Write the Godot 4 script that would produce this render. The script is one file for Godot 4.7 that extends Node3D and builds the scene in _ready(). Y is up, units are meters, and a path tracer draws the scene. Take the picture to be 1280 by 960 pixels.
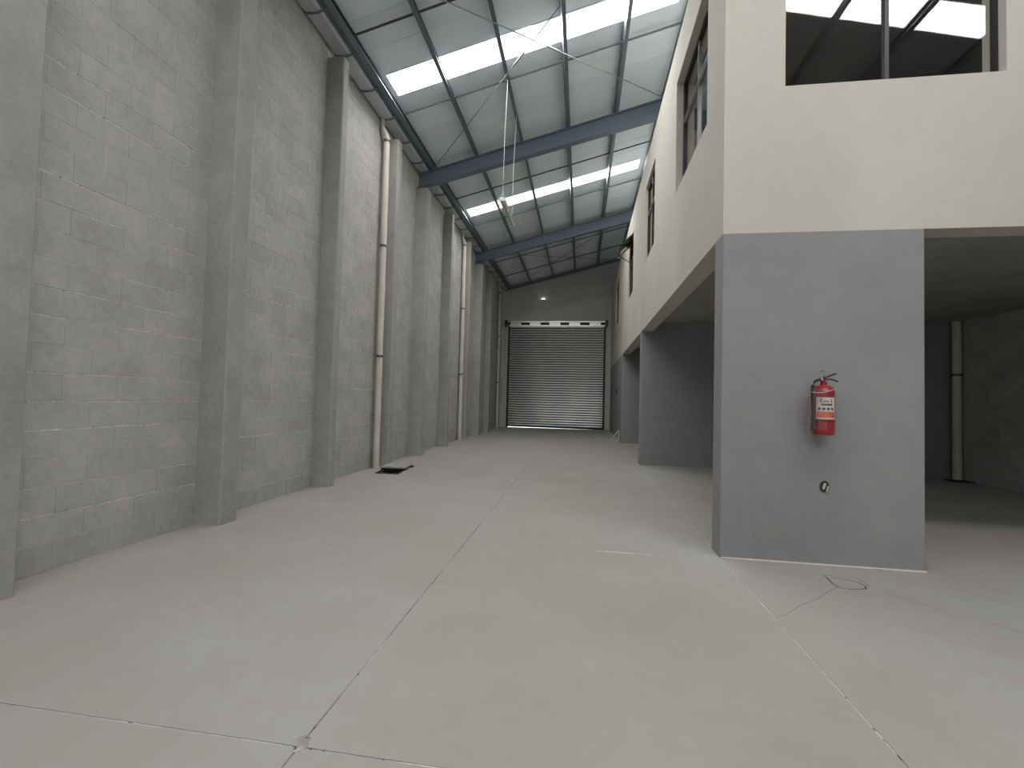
extends Node3D

# ---------------------------------------------------------------- numbers of the place (metres)
const FOCAL := 580.94
const WALL_X := -3.71          # face of the block wall
const RIDGE_X := 1.65
const EAST_X := 7.01
const SLOPE := 0.257
const FRONT_Z := -4.2          # front of the office block
const BACK_Z := -21.1
const NEAR_Z := 7.4
const BAND_Y := 2.77           # where grey paint ends and white begins
const OFFICE_TOP := 6.2
const SHEET := 0.165           # roof sheet above the underside of the purlins
const SKY_GLOW := 21.5         # how bright the daylit skylight sheets are

var M := {}
var taken := {}
var rng := RandomNumberGenerator.new()

func ox(z: float) -> float:            # face of the office wall along the hall, very slightly out of square
	return 1.187 + 0.006 * (-z - 4.2)

func roof_y(x: float) -> float:        # underside of the purlins
	return 6.33 + SLOPE * ((x if x < RIDGE_X else 2.0 * RIDGE_X - x) + 3.37)

# ================================================================ shapes
func start() -> SurfaceTool:
	var st := SurfaceTool.new()
	st.begin(Mesh.PRIMITIVE_TRIANGLES)
	return st

func tri(st: SurfaceTool, a: Vector3, b: Vector3, c: Vector3, na: Vector3, nb: Vector3, nc: Vector3) -> void:
	st.set_normal(na); st.add_vertex(a)
	st.set_normal(nb); st.add_vertex(b)
	st.set_normal(nc); st.add_vertex(c)

# a flat convex face turned away from the point `inside`
func face(st: SurfaceTool, p: Array, inside: Vector3) -> void:
	var n: Vector3 = (p[2] - p[0]).cross(p[1] - p[0])
	if n.length() < 1e-12 and p.size() > 3:
		n = (p[3] - p[0]).cross(p[2] - p[0])
	if n.length() < 1e-12:
		return
	n = n.normalized()
	var mid := Vector3.ZERO
	for q in p: mid += q
	mid /= p.size()
	var pts := p
	if n.dot(mid - inside) < 0.0:
		n = -n
		pts = p.duplicate(); pts.reverse()
	for i in range(1, pts.size() - 1):
		tri(st, pts[0], pts[i], pts[i + 1], n, n, n)

func hexa(st: SurfaceTool, v: Array) -> void:    # 8 corners: bottom ring 0-3, top ring 4-7
	var c := Vector3.ZERO
	for q in v: c += q
	c /= 8.0
	face(st, [v[0], v[1], v[2], v[3]], c); face(st, [v[4], v[5], v[6], v[7]], c)
	for i in 4:
		var j := (i + 1) % 4
		face(st, [v[i], v[j], v[j + 4], v[i + 4]], c)

func box(st: SurfaceTool, lo: Vector3, hi: Vector3) -> void:
	hexa(st, [Vector3(lo.x, lo.y, lo.z), Vector3(hi.x, lo.y, lo.z), Vector3(hi.x, lo.y, hi.z), Vector3(lo.x, lo.y, hi.z),
		Vector3(lo.x, hi.y, lo.z), Vector3(hi.x, hi.y, lo.z), Vector3(hi.x, hi.y, hi.z), Vector3(lo.x, hi.y, hi.z)])

# convex plan polygon (x, z) raised from y0 to y1
func prism(st: SurfaceTool, plan: Array, y0: float, y1: float) -> void:
	var c := Vector3.ZERO
	for q in plan: c += Vector3(q.x, (y0 + y1) * 0.5, q.y)
	c /= plan.size()
	var lo := []
	var hi := []
	for q in plan:
		lo.append(Vector3(q.x, y0, q.y)); hi.append(Vector3(q.x, y1, q.y))
	face(st, lo, c); face(st, hi, c)
	for i in plan.size():
		var j := (i + 1) % plan.size()
		face(st, [lo[i], lo[j], hi[j], hi[i]], c)

# any plan polygon (x, z) as a slab
func slab(st: SurfaceTool, plan: PackedVector2Array, y0: float, y1: float) -> void:
	var ids := Geometry2D.triangulate_polygon(plan)
	for i in range(0, ids.size(), 3):
		var t := [plan[ids[i]], plan[ids[i + 1]], plan[ids[i + 2]]]
		face(st, [Vector3(t[0].x, y1, t[0].y), Vector3(t[1].x, y1, t[1].y), Vector3(t[2].x, y1, t[2].y)], Vector3(t[0].x, y0 - 1.0, t[0].y))
	var cw := Geometry2D.is_polygon_clockwise(plan)
	for i in plan.size():
		var a := plan[i]
		var b := plan[(i + 1) % plan.size()]
		var n := Vector2(b.y - a.y, a.x - b.x)
		if cw: n = -n
		var mid := (a + b) * 0.5 - n.normalized() * 0.01
		face(st, [Vector3(a.x, y0, a.y), Vector3(b.x, y0, b.y), Vector3(b.x, y1, b.y), Vector3(a.x, y1, a.y)], Vector3(mid.x, (y0 + y1) * 0.5, mid.y))

func ring_frame(d: Vector3) -> Basis:
	var up := Vector3.UP if absf(d.y) < 0.9 else Vector3.RIGHT
	var s := d.cross(up).normalized()
	return Basis(s, s.cross(d).normalized(), d)

# round tube along points; radii may be one number or one per point
func tube(st: SurfaceTool, pts: Array, r, n := 12, caps := true) -> void:
	var rings := []
	var nrm := []
	for i in pts.size():
		var d: Vector3
		if i == 0: d = pts[1] - pts[0]
		elif i == pts.size() - 1: d = pts[i] - pts[i - 1]
		else: d = (pts[i + 1] - pts[i]).normalized() + (pts[i] - pts[i - 1]).normalized()
		var b := ring_frame(d.normalized())
		var rr: float = r[i] if r is Array else r
		var ring := []
		var ns := []
		for k in n:
			var a := TAU * k / n
			var o := b.x * cos(a) + b.y * sin(a)
			ring.append(pts[i] + o * rr); ns.append(o)
		rings.append(ring); nrm.append(ns)
	for i in pts.size() - 1:
		for k in n:
			var j := (k + 1) % n
			var a: Vector3 = rings[i][k]
			var b: Vector3 = rings[i][j]
			var c: Vector3 = rings[i + 1][j]
			var d: Vector3 = rings[i + 1][k]
			var out: Vector3 = nrm[i][k] + nrm[i][j]
			if (c - a).cross(b - a).dot(out) >= 0.0:
				tri(st, a, b, c, nrm[i][k], nrm[i][j], nrm[i + 1][j]); tri(st, a, c, d, nrm[i][k], nrm[i + 1][j], nrm[i + 1][k])
			else:
				tri(st, a, c, b, nrm[i][k], nrm[i + 1][j], nrm[i][j]); tri(st, a, d, c, nrm[i][k], nrm[i + 1][k], nrm[i + 1][j])
	if caps:
		face(st, rings[0], pts[1]); face(st, rings[-1], pts[-2])

# lathe about the y axis through `at`: profile of (radius, y)
func lathe(st: SurfaceTool, at: Vector3, prof: Array, n := 28) -> void:
	for i in prof.size() - 1:
		var p: Vector2 = prof[i]
		var q: Vector2 = prof[i + 1]
		if p.distance_to(q) < 1e-6: continue
		var sl := Vector2(q.y - p.y, p.x - q.x).normalized()
		for k in n:
			var a0 := TAU * k / n
			var a1 := TAU * (k + 1) / n
			var d0 := Vector3(cos(a0), 0, sin(a0))
			var d1 := Vector3(cos(a1), 0, sin(a1))
			var A := at + d0 * p.x + Vector3.UP * p.y
			var B := at + d1 * p.x + Vector3.UP * p.y
			var C := at + d1 * q.x + Vector3.UP * q.y
			var D := at + d0 * q.x + Vector3.UP * q.y
			var n0 := d0 * sl.x + Vector3.UP * sl.y
			var n1 := d1 * sl.x + Vector3.UP * sl.y
			if (C - A).cross(B - A).dot(n0 + n1) >= 0.0:
				tri(st, A, B, C, n0, n1, n1); tri(st, A, C, D, n0, n1, n0)
			else:
				tri(st, A, C, B, n0, n1, n1); tri(st, A, D, C, n0, n0, n1)

# an outline (array of Vector2 in the plane of e1, e2 about o) pushed along `along`
func extrude(st: SurfaceTool, outline: PackedVector2Array, o: Vector3, e1: Vector3, e2: Vector3, along: Vector3) -> void:
	var ids := Geometry2D.triangulate_polygon(outline)
	var at := func(q: Vector2, k: float) -> Vector3: return o + e1 * q.x + e2 * q.y + along * k
	for i in range(0, ids.size(), 3):
		for k in [0.0, 1.0]:
			face(st, [at.call(outline[ids[i]], k), at.call(outline[ids[i + 1]], k), at.call(outline[ids[i + 2]], k)], at.call(outline[ids[i]], 0.5))
	var cw := Geometry2D.is_polygon_clockwise(outline)
	for i in outline.size():
		var a := outline[i]
		var b := outline[(i + 1) % outline.size()]
		var n := Vector2(b.y - a.y, a.x - b.x).normalized()
		if cw: n = -n
		var inside: Vector3 = at.call((a + b) * 0.5 - n * 0.001, 0.5)
		face(st, [at.call(a, 0.0), at.call(b, 0.0), at.call(b, 1.0), at.call(a, 1.0)], inside)

# ================================================================ nodes
func numbered(called: String) -> String:
	var k: int = taken.get(called, 0)
	taken[called] = k + 1
	return called if k == 0 else "%s_%03d" % [called, k]

func put(called: String, st: SurfaceTool, mat: Material, parent: Node = null) -> MeshInstance3D:
	var o := MeshInstance3D.new()
	o.mesh = st.commit()
	o.material_override = mat
	if parent == null:
		o.name = numbered(called); add_child(o)
	else:
		o.name = called; parent.add_child(o, true)
	return o

func thing(called: String, label: String, category: String, at := Vector3.ZERO, group := "") -> Node3D:
	var o := Node3D.new()
	o.name = numbered(called); add_child(o); o.position = at
	return tag(o, label, category, group)

func tag(o: Node3D, label: String, category: String, group := "") -> Node3D:
	o.set_meta("label", label); o.set_meta("category", category)
	if group: o.set_meta("group", group)
	return o

func structure(called: String, label: String, category: String) -> Node3D:
	var o := Node3D.new()
	o.name = called; add_child(o); o.set_meta("kind", "structure")
	return tag(o, label, category)

# ================================================================ materials
func noise_bytes(seed_: int, freq: float, octaves: int, size: int, kind := FastNoiseLite.TYPE_SIMPLEX_SMOOTH) -> PackedByteArray:
	var n := FastNoiseLite.new()
	n.seed = seed_; n.noise_type = kind; n.frequency = freq
	n.fractal_octaves = octaves
	return n.get_seamless_image(size, size).get_data()

# colour texture between two linear colours, from layers [seed, frequency, octaves, weight], with rare dark pits
func paint_texture(lo: Color, hi: Color, layers: Array, size := 512, pits := 0.0) -> ImageTexture:
	var data := []
	var total := 0.0
	for l in layers:
		data.append(noise_bytes(l[0], l[1], l[2], size)); total += l[3]
	var speck := noise_bytes(977, 0.09, 2, size) if pits > 0.0 else PackedByteArray()
	var ramp := []
	for i in 256:
		ramp.append(lo.lerp(hi, i / 255.0).linear_to_srgb())
	var out := PackedByteArray()
	out.resize(size * size * 3)
	for i in size * size:
		var v := 0.0
		for k in data.size(): v += data[k][i] * layers[k][3]
		v /= total
		var c: Color = ramp[int(clampf((v - 127.5) * 1.6 + 127.5, 0.0, 255.0))]
		var m := 1.0
		if pits > 0.0 and speck[i] > 205: m = 1.0 - pits
		out[i * 3] = int(c.r * 255.0 * m); out[i * 3 + 1] = int(c.g * 255.0 * m); out[i * 3 + 2] = int(c.b * 255.0 * m)
	var im := Image.create_from_data(size, size, false, Image.FORMAT_RGB8, out)
	im.generate_mipmaps()
	return ImageTexture.create_from_image(im)

func height_texture(seed_: int, freq: float, octaves: int, size := 512) -> ImageTexture:
	var im := Image.create_from_data(size, size, false, Image.FORMAT_L8, noise_bytes(seed_, freq, octaves, size))
	im.convert(Image.FORMAT_RGB8)
	return ImageTexture.create_from_image(im)

func plain(c: Color, rough := 0.6, metal := 0.0, spec := 0.5) -> StandardMaterial3D:   # c is a linear colour
	var m := StandardMaterial3D.new()
	m.albedo_color = c.linear_to_srgb(); m.roughness = rough; m.metallic = metal; m.metallic_specular = spec
	return m

func textured(tex: Texture2D, per_metre: float, rough: float, height: Texture2D = null, height_cm := 0.0, spec := 0.35) -> StandardMaterial3D:
	var m := StandardMaterial3D.new()
	m.albedo_texture = tex; m.roughness = rough; m.metallic_specular = spec
	m.uv1_triplanar = true; m.uv1_world_triplanar = true; m.uv1_scale = Vector3.ONE * per_metre
	m.uv1_triplanar_sharpness = 8.0
	if height:
		m.heightmap_enabled = true; m.heightmap_texture = height; m.heightmap_scale = height_cm
	return m

func grey(v: float, warm := 0.0) -> Color:
	return Color(v * (1.0 + warm), v, v * (1.0 - warm * 1.6))

func make_materials() -> void:
	var rough_relief := height_texture(5, 0.06, 4)
	var fine_relief := height_texture(6, 0.15, 3)
	# blocks: five tones of the same grey
	var block_tex := paint_texture(grey(0.345, 0.010), grey(0.475, 0.013), [[11, 0.005, 3, 1.1], [12, 0.03, 4, 0.8], [13, 0.25, 2, 0.8]], 768, 0.0)
	M.block = []
	for k in 5:
		var m := textured(block_tex, 0.45, 0.93, rough_relief, 0.22, 0.2)
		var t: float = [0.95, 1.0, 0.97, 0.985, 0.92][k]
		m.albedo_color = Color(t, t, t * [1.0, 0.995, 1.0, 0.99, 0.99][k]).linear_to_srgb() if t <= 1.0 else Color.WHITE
		M.block.append(m)
	var bm := textured(block_tex, 0.45, 0.93, rough_relief, 0.22, 0.2)
	bm.vertex_color_use_as_albedo = true
	M.block_many = bm
	var mortar_tex := paint_texture(grey(0.36, 0.01), grey(0.74, 0.012), [[21, 0.02, 3, 1.0], [22, 0.12, 3, 1.0]], 512, 0.65)
	M.mortar = textured(mortar_tex, 0.8, 0.95, rough_relief, 0.5, 0.2)
	var pil_tex := paint_texture(grey(0.285, 0.008), grey(0.385, 0.012), [[31, 0.004, 3, 1.2], [32, 0.02, 3, 0.8], [33, 0.12, 2, 0.5]], 512, 0.0)
	M.pilaster = textured(pil_tex, 0.3, 0.88, rough_relief, 0.3, 0.25)
	# floor: steel-trowelled concrete, grey with dusty warm patches
	var floor_layers := [[41, 0.0025, 3, 1.4], [42, 0.012, 4, 0.9], [43, 0.08, 3, 0.5]]
	M.concrete = textured(paint_texture(Color(0.312, 0.291, 0.270), Color(0.366, 0.364, 0.356), floor_layers, 1024, 0.0), 0.085, 0.6, fine_relief, 0.06, 0.3)
	M.filler = textured(paint_texture(grey(0.26, 0.02), grey(0.66, 0.01), [[51, 0.012, 3, 1.6], [52, 0.08, 3, 0.8]], 512, 0.6), 0.35, 0.95, rough_relief, 0.4, 0.2)
	M.filler_dark = textured(paint_texture(grey(0.12, 0.02), grey(0.46, 0.01), [[51, 0.012, 3, 1.6], [53, 0.08, 3, 0.8]], 512, 0.6), 0.35, 0.95, rough_relief, 0.4, 0.2)
	M.soil = plain(grey(0.05, 0.03), 1.0)
	# painted render
	M.white = textured(paint_texture(Color(0.525, 0.506, 0.462), Color(0.575, 0.556, 0.512), [[61, 0.003, 3, 1.0], [62, 0.03, 3, 0.5]], 512), 0.25, 0.85, fine_relief, 0.12, 0.25)
	M.grey_paint = textured(paint_texture(Color(0.262, 0.263, 0.270), Color(0.30, 0.301, 0.308), [[71, 0.003, 3, 1.0], [72, 0.03, 3, 0.6]], 512), 0.25, 0.7, fine_relief, 0.14, 0.3)
	M.render = textured(paint_texture(grey(0.49, 0.008), grey(0.57, 0.01), [[81, 0.003, 3, 1.2], [82, 0.02, 3, 0.6]], 512), 0.2, 0.9, fine_relief, 0.12, 0.25)
	M.ceiling = textured(paint_texture(grey(0.29, 0.02), grey(0.37, 0.03), [[83, 0.004, 3, 1.2], [84, 0.03, 3, 0.6]], 512), 0.25, 0.9)
	# roof
	M.sheet = []
	for k in 3:
		M.sheet.append(textured(paint_texture(Color(0.82, 0.91, 0.945) * [0.97, 1.0, 1.02][k], Color(0.85, 0.94, 0.97) * [0.97, 1.0, 1.0][k], [[91 + k, 0.004, 3, 1.2], [95, 0.03, 2, 0.5]], 256), 0.2, 0.55, null, 0.0, 0.4))
	M.steel = plain(Color(0.16, 0.19, 0.22), 0.42, 0.2)
	M.rafter = plain(Color(0.165, 0.20, 0.26), 0.5, 0.05)
	M.rod = plain(Color(0.07, 0.08, 0.09), 0.75)
	M.zinc = plain(Color(0.36, 0.38, 0.40), 0.4, 0.7)
	M.cable = plain(Color(0.34, 0.35, 0.36), 0.4, 0.6)
	M.gutter = plain(Color(0.50, 0.54, 0.56), 0.55, 0.0)
	var glow := plain(Color(0.9, 0.92, 0.95), 0.5)
	glow.emission_enabled = true; glow.emission = Color(1.0, 1.0, 1.0); glow.emission_energy_multiplier = 2.0
	M.skylight = glow
	# small things
	M.pvc = textured(paint_texture(Color(0.54, 0.53, 0.48), Color(0.62, 0.61, 0.56), [[101, 0.01, 3, 1.0]], 256), 0.5, 0.45)
	M.band = plain(Color(0.12, 0.12, 0.12), 0.5, 0.6)
	M.slat = plain(Color(0.80, 0.80, 0.79), 0.3, 0.8)
	M.black = plain(Color(0.012, 0.012, 0.013), 0.5)
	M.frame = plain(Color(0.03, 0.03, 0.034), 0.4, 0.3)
	M.frame_light = plain(Color(0.30, 0.31, 0.32), 0.35, 0.6)
	M.jamb = plain(Color(0.46, 0.46, 0.45), 0.6, 0.0)
	var glass := StandardMaterial3D.new()
	glass.albedo_color = Color(0.05, 0.055, 0.06, 0.03)
	glass.transparency = BaseMaterial3D.TRANSPARENCY_ALPHA
	glass.roughness = 0.02; glass.metallic_specular = 0.38
	M.glass = glass
	var shaded_glass := StandardMaterial3D.new()
	shaded_glass.albedo_color = Color(0.10, 0.10, 0.11, 0.8)  # pane colour darkened to stand for dark reflection and the recess behind
	shaded_glass.transparency = BaseMaterial3D.TRANSPARENCY_ALPHA
	shaded_glass.roughness = 0.05
	M.glass_shaded = shaded_glass
	M.red = plain(Color(0.27, 0.010, 0.016), 0.3)
	M.red.clearcoat_enabled = true; M.red.clearcoat = 0.6; M.red.clearcoat_roughness = 0.15
	M.rubber = plain(Color(0.015, 0.015, 0.015), 0.6)
	M.chrome = plain(Color(0.7, 0.7, 0.68), 0.2, 0.9)
	M.plastic_white = plain(Color(0.62, 0.61, 0.57), 0.5)
	M.lamp_white = plain(Color(0.72, 0.73, 0.73), 0.4)
	var film := StandardMaterial3D.new()
	film.albedo_color = Color(0.9, 0.9, 0.9, 0.03)
	film.transparency = BaseMaterial3D.TRANSPARENCY_ALPHA
	film.roughness = 0.12
	M.film = film
	M.timber = textured(paint_texture(Color(0.20, 0.18, 0.155), Color(0.34, 0.31, 0.275), [[111, 0.02, 3, 1.0]], 256), 1.2, 0.85)
	M.lid = textured(pil_tex, 0.9, 0.9, rough_relief, 0.3, 0.2)
	var bulb := plain(Color(0.9, 0.9, 0.88), 0.4)
	bulb.emission_enabled = true; bulb.emission = Color(1.0, 0.98, 0.92); bulb.emission_energy_multiplier = 1.6
	M.bulb = bulb

# ================================================================ start
func _ready() -> void:
	rng.seed = 20240
	var cam := Camera3D.new()
	cam.name = "camera"
	cam.fov = rad_to_deg(2.0 * atan(480.0 / FOCAL))
	cam.position = Vector3(0, 1.2996, 0)
	cam.rotation_order = EULER_ORDER_YXZ
	cam.rotation_degrees = Vector3(1.7952, 8.4858, 1.4448)
	cam.near = 0.05; cam.far = 200.0
	add_child(cam)
	cam.current = true
	var we := WorldEnvironment.new()
	we.name = "environment"
	var env := Environment.new()
	var sky := Sky.new()
	var sm := ProceduralSkyMaterial.new()
	sm.sky_top_color = Color(0.80, 0.84, 0.90); sm.sky_horizon_color = Color(0.90, 0.91, 0.92)
	sm.ground_bottom_color = Color(0.35, 0.34, 0.32); sm.ground_horizon_color = Color(0.6, 0.6, 0.58)
	sm.sky_energy_multiplier = 3.0
	sky.sky_material = sm
	env.background_mode = Environment.BG_SKY; env.sky = sky
	env.tonemap_mode = Environment.TONE_MAPPER_LINEAR
	env.tonemap_exposure = 1.0
	env.sdfgi_enabled = true; env.ssao_enabled = true; env.ssil_enabled = true
	we.environment = env
	add_child(we)
	make_materials()
	# skylight sheets: the daylight of the hall
	for s in [[-7.03, -7.56, -3.22, 1.46, "translucent skylight strip above the hanging lamp, nearest and widest in view"],
			[-12.44, -12.97, -3.22, 1.46, "translucent skylight strip between the two dark rafters, farther and narrower in view"],
			[-1.02, -1.55, -3.22, 1.46, "translucent skylight strip over the open floor before the office, block wall side"],
			[-1.02, -1.55, 1.82, 5.84, "translucent skylight strip mirrored in the office window"],
			[-7.03, -7.56, 1.82, 5.84, "translucent skylight strip over the office block, nearer one"],
			[-12.44, -12.97, 1.82, 5.84, "translucent skylight strip over the office block, farther one"],
			[4.6, 4.07, -3.22, 1.46, "translucent skylight strip by the entrance, block wall side"],
			[4.6, 4.07, 1.82, 5.84, "translucent skylight strip by the entrance, far side of the ridge"]]:
		skylight(s[0], s[1], s[2], s[3], s[4])
	build_floor()
	build_block_wall()
	build_back_wall()
	build_other_walls()
	build_roof()
	build_office()
	build_roof_steel()
	build_gutter()
	build_downpipes()
	build_shutter()
	build_lamp()
	build_small_things()

func roof_point(x: float, off: float, z: float) -> Vector3:      # off: along the roof's normal above the purlins' underside
	var s := SLOPE if x < RIDGE_X else -SLOPE
	var n := Vector3(-s, 1, 0).normalized()
	return Vector3(x, roof_y(x), z) + n * off

func skylight(z0: float, z1: float, x0: float, x1: float, label: String) -> void:
	var a := roof_point(x0, SHEET, 0); var b := roof_point(x1, SHEET, 0)
	var mid := (a + b) * 0.5 + Vector3(0, 0, (z0 + z1) * 0.5)
	var n := Vector3(-(b - a).y, (b - a).x, 0).normalized()
	var o := thing("skylight", label, "skylight", mid, "skylight strips in the roof")
	var st := start()
	var u := (b - a).normalized()
	var h := (b - a).length() * 0.5
	var w := absf(z1 - z0) * 0.5
	var ring := func(off: float) -> Array:
		return [u * -h + n * off + Vector3(0, 0, -w), u * h + n * off + Vector3(0, 0, -w), u * h + n * off + Vector3(0, 0, w), u * -h + n * off + Vector3(0, 0, w)]
	hexa(st, ring.call(0.0) + ring.call(0.012))
	put("translucent_sheet", st, M.skylight, o)
	for e in [-1.0, 1.0]:
		var f := start()
		var q := Vector3(0, 0, e * (w + 0.006))
		hexa(f, [u * -h + q + Vector3(0, 0, -0.006) + n * -0.004, u * h + q + Vector3(0, 0, -0.006) + n * -0.004, u * h + q + Vector3(0, 0, 0.006) + n * -0.004, u * -h + q + Vector3(0, 0, 0.006) + n * -0.004,
			u * -h + q + Vector3(0, 0, -0.006) + n * 0.02, u * h + q + Vector3(0, 0, -0.006) + n * 0.02, u * h + q + Vector3(0, 0, 0.006) + n * 0.02, u * -h + q + Vector3(0, 0, 0.006) + n * 0.02])
		put("edge_flashing", f, M.gutter, o)
	var l := AreaLight3D.new()
	l.name = "daylight"
	l.area_size = Vector2(h * 2.0 - 0.02, w * 2.0 - 0.02)
	l.area_normalize_energy = true
	l.light_energy = SKY_GLOW * l.area_size.x * l.area_size.y / PI
	l.light_color = Color(1.0, 0.988, 0.965)
	l.shadow_enabled = true
	l.area_range = 60.0
	l.transform = Transform3D(Basis(u, n.cross(u).normalized(), n), n * -0.008)
	o.add_child(l)

# ================================================================ floor
func build_floor() -> void:
	var o := structure("floor", "wide trowelled concrete floor with cut joints", "floor")
	var xs := [-3.9, -1.0, 1.2, 7.2]
	var zs := [NEAR_Z, 3.4, 0.9, -1.62, -4.14, -9.9, -15.5, BACK_Z - 0.2]
	var crack := [PackedVector2Array([Vector2(1.15, -3.04), Vector2(1.30, -3.17), Vector2(1.43, -3.31), Vector2(1.6, -3.45), Vector2(1.76, -3.62), Vector2(1.87, -3.72)]),
		PackedVector2Array([Vector2(1.875, -3.91), Vector2(1.868, -3.85), Vector2(1.858, -3.76), Vector2(1.868, -3.705), Vector2(1.92, -3.682), Vector2(1.99, -3.70), Vector2(2.05, -3.722), Vector2(2.075, -3.77), Vector2(2.06, -3.84), Vector2(2.01, -3.885), Vector2(1.94, -3.905), Vector2(1.91, -3.91)]),
		PackedVector2Array([Vector2(2.05, -3.722), Vector2(2.11, -3.69), Vector2(2.18, -3.61), Vector2(2.30, -3.47), Vector2(2.42, -3.395), Vector2(2.51, -3.28), Vector2(2.62, -3.16), Vector2(2.9, -2.97), Vector2(3.3, -2.7)]),
		PackedVector2Array([Vector2(1.875, -3.905), Vector2(1.87, -3.945), Vector2(1.99, -3.945), Vector2(2.09, -3.94), Vector2(2.105, -3.85), Vector2(2.1, -3.76)])]
	var width := [0.0012, 0.0055, 0.0016, 0.0024]
	var pit := PackedVector2Array([Vector2(-3.36, -7.36), Vector2(-2.98, -7.38), Vector2(-3.06, -8.2), Vector2(-3.46, -8.18)])
	for i in 3:
		for j in 7:
			var g := 0.004
			var g0 := g if j in [0, 1, 2, 3] else 0.0       # the far pours butt tightly
			var g1 := g if j in [0, 1, 2] else 0.0
			var r := PackedVector2Array([Vector2(xs[i] + g, zs[j] - g0), Vector2(xs[i + 1] - g, zs[j] - g0), Vector2(xs[i + 1] - g, zs[j + 1] + g1), Vector2(xs[i] + g, zs[j + 1] + g1)])
			var pieces := [r]
			if i == 2 and j == 3:
				for k in crack.size():
					for band in Geometry2D.offset_polyline(crack[k], width[k], Geometry2D.JOIN_ROUND, Geometry2D.END_ROUND):
						var next := []
						for p in pieces: next.append_array(Geometry2D.clip_polygons(p, band))
						pieces = next
			if i == 0 and j == 4:
				# the pit touches nothing: cut it out as two pieces so that no polygon has a hole
				var cut := PackedVector2Array([Vector2(-3.36, -7.36), Vector2(-2.98, -7.38), Vector2(-3.06, -8.2), Vector2(-3.46, -8.18)])
				pieces = []
				for half in [PackedVector2Array([Vector2(-5, 0), Vector2(-3.2, 0), Vector2(-3.2, -30), Vector2(-5, -30)]), PackedVector2Array([Vector2(-3.2, 0), Vector2(5, 0), Vector2(5, -30), Vector2(-3.2, -30)])]:
					for a in Geometry2D.intersect_polygons(r, half):
						pieces.append_array(Geometry2D.clip_polygons(a, cut))
			var st := start()
			for p in pieces:
				slab(st, p, -0.12, 0.0)
			put("floor_slab", st, M.concrete, o)
	# pale filler in the joints
	for i in [1, 2]:
		var st := start()
		box(st, Vector3(xs[i] - 0.0075, -0.1, BACK_Z), Vector3(xs[i] + 0.0075, -0.0022, NEAR_Z))
		put("joint_filler", st, M.filler_dark if i == 1 else M.filler, o)
	for j in range(1, 4):
		var st := start()
		box(st, Vector3(-3.9, -0.1, zs[j] - 0.0075), Vector3(7.1, -0.0028, zs[j] + 0.0075))
		put("joint_filler", st, M.filler, o)
	# ragged smear of filler where two joints cross
	var pts := PackedVector2Array()
	for k in 22:
		var a := TAU * k / 22.0
		var rr := 0.022 + rng.randf() * 0.02
		pts.append(Vector2(-1.0 + cos(a) * rr * 0.8, -1.64 + sin(a) * rr * 1.3))
	var sm := start()
	slab(sm, pts, -0.01, 0.0025)
	put("filler_smear", sm, M.filler, o)
	var scr := start()
	var sx := 0.15
	while sx < 0.66:
		var sl := 0.03 + rng.randf() * 0.07
		box(scr, Vector3(sx, -0.001, -4.142 - rng.randf() * 0.006), Vector3(sx + sl, 0.0012, -4.13 + rng.randf() * 0.004))
		sx += sl - 0.004
	put("filler_smear", scr, M.filler, o)
	var under := start()
	box(under, Vector3(-4.5, -0.5, BACK_Z - 0.2), Vector3(7.5, -0.32, NEAR_Z + 0.2))
	put("subsoil", under, M.soil, o)
	var out := structure("pavement", "concrete pavement outside the roller shutter", "pavement")
	var ps := start()
	box(ps, Vector3(-8, -0.2, -34), Vector3(10, -0.02, BACK_Z - 0.21))
	put("paving", ps, M.concrete, out)

# ================================================================ block wall
var pilasters := []   # [z near, z far, face x, top]
func block_mesh(len_z: float, bulge: float, y1: float) -> ArrayMesh:   # origin at the block's near lower corner, on the plane of the wall
	var st := start()
	var c := 0.0022
	var x0 := -0.05
	var x1 := bulge
	var f := [Vector3(x1, c, -0.0008), Vector3(x1, c, -len_z + 0.0008), Vector3(x1, y1 - c, -len_z + 0.0008), Vector3(x1, y1 - c, -0.0008)]
	var e := [Vector3(x1 - c, 0, 0), Vector3(x1 - c, 0, -len_z), Vector3(x1 - c, y1, -len_z), Vector3(x1 - c, y1, 0)]
	var b := [Vector3(x0, 0, 0), Vector3(x0, 0, -len_z), Vector3(x0, y1, -len_z), Vector3(x0, y1, 0)]
	var mid := Vector3(-0.02, y1 * 0.5, -len_z * 0.5)
	face(st, f, mid)
	for i in 4:
		var j := (i + 1) % 4
		face(st, [f[i], f[j], e[j], e[i]], mid)
		face(st, [e[i], e[j], b[j], b[i]], mid)
	return st.commit()

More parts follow.
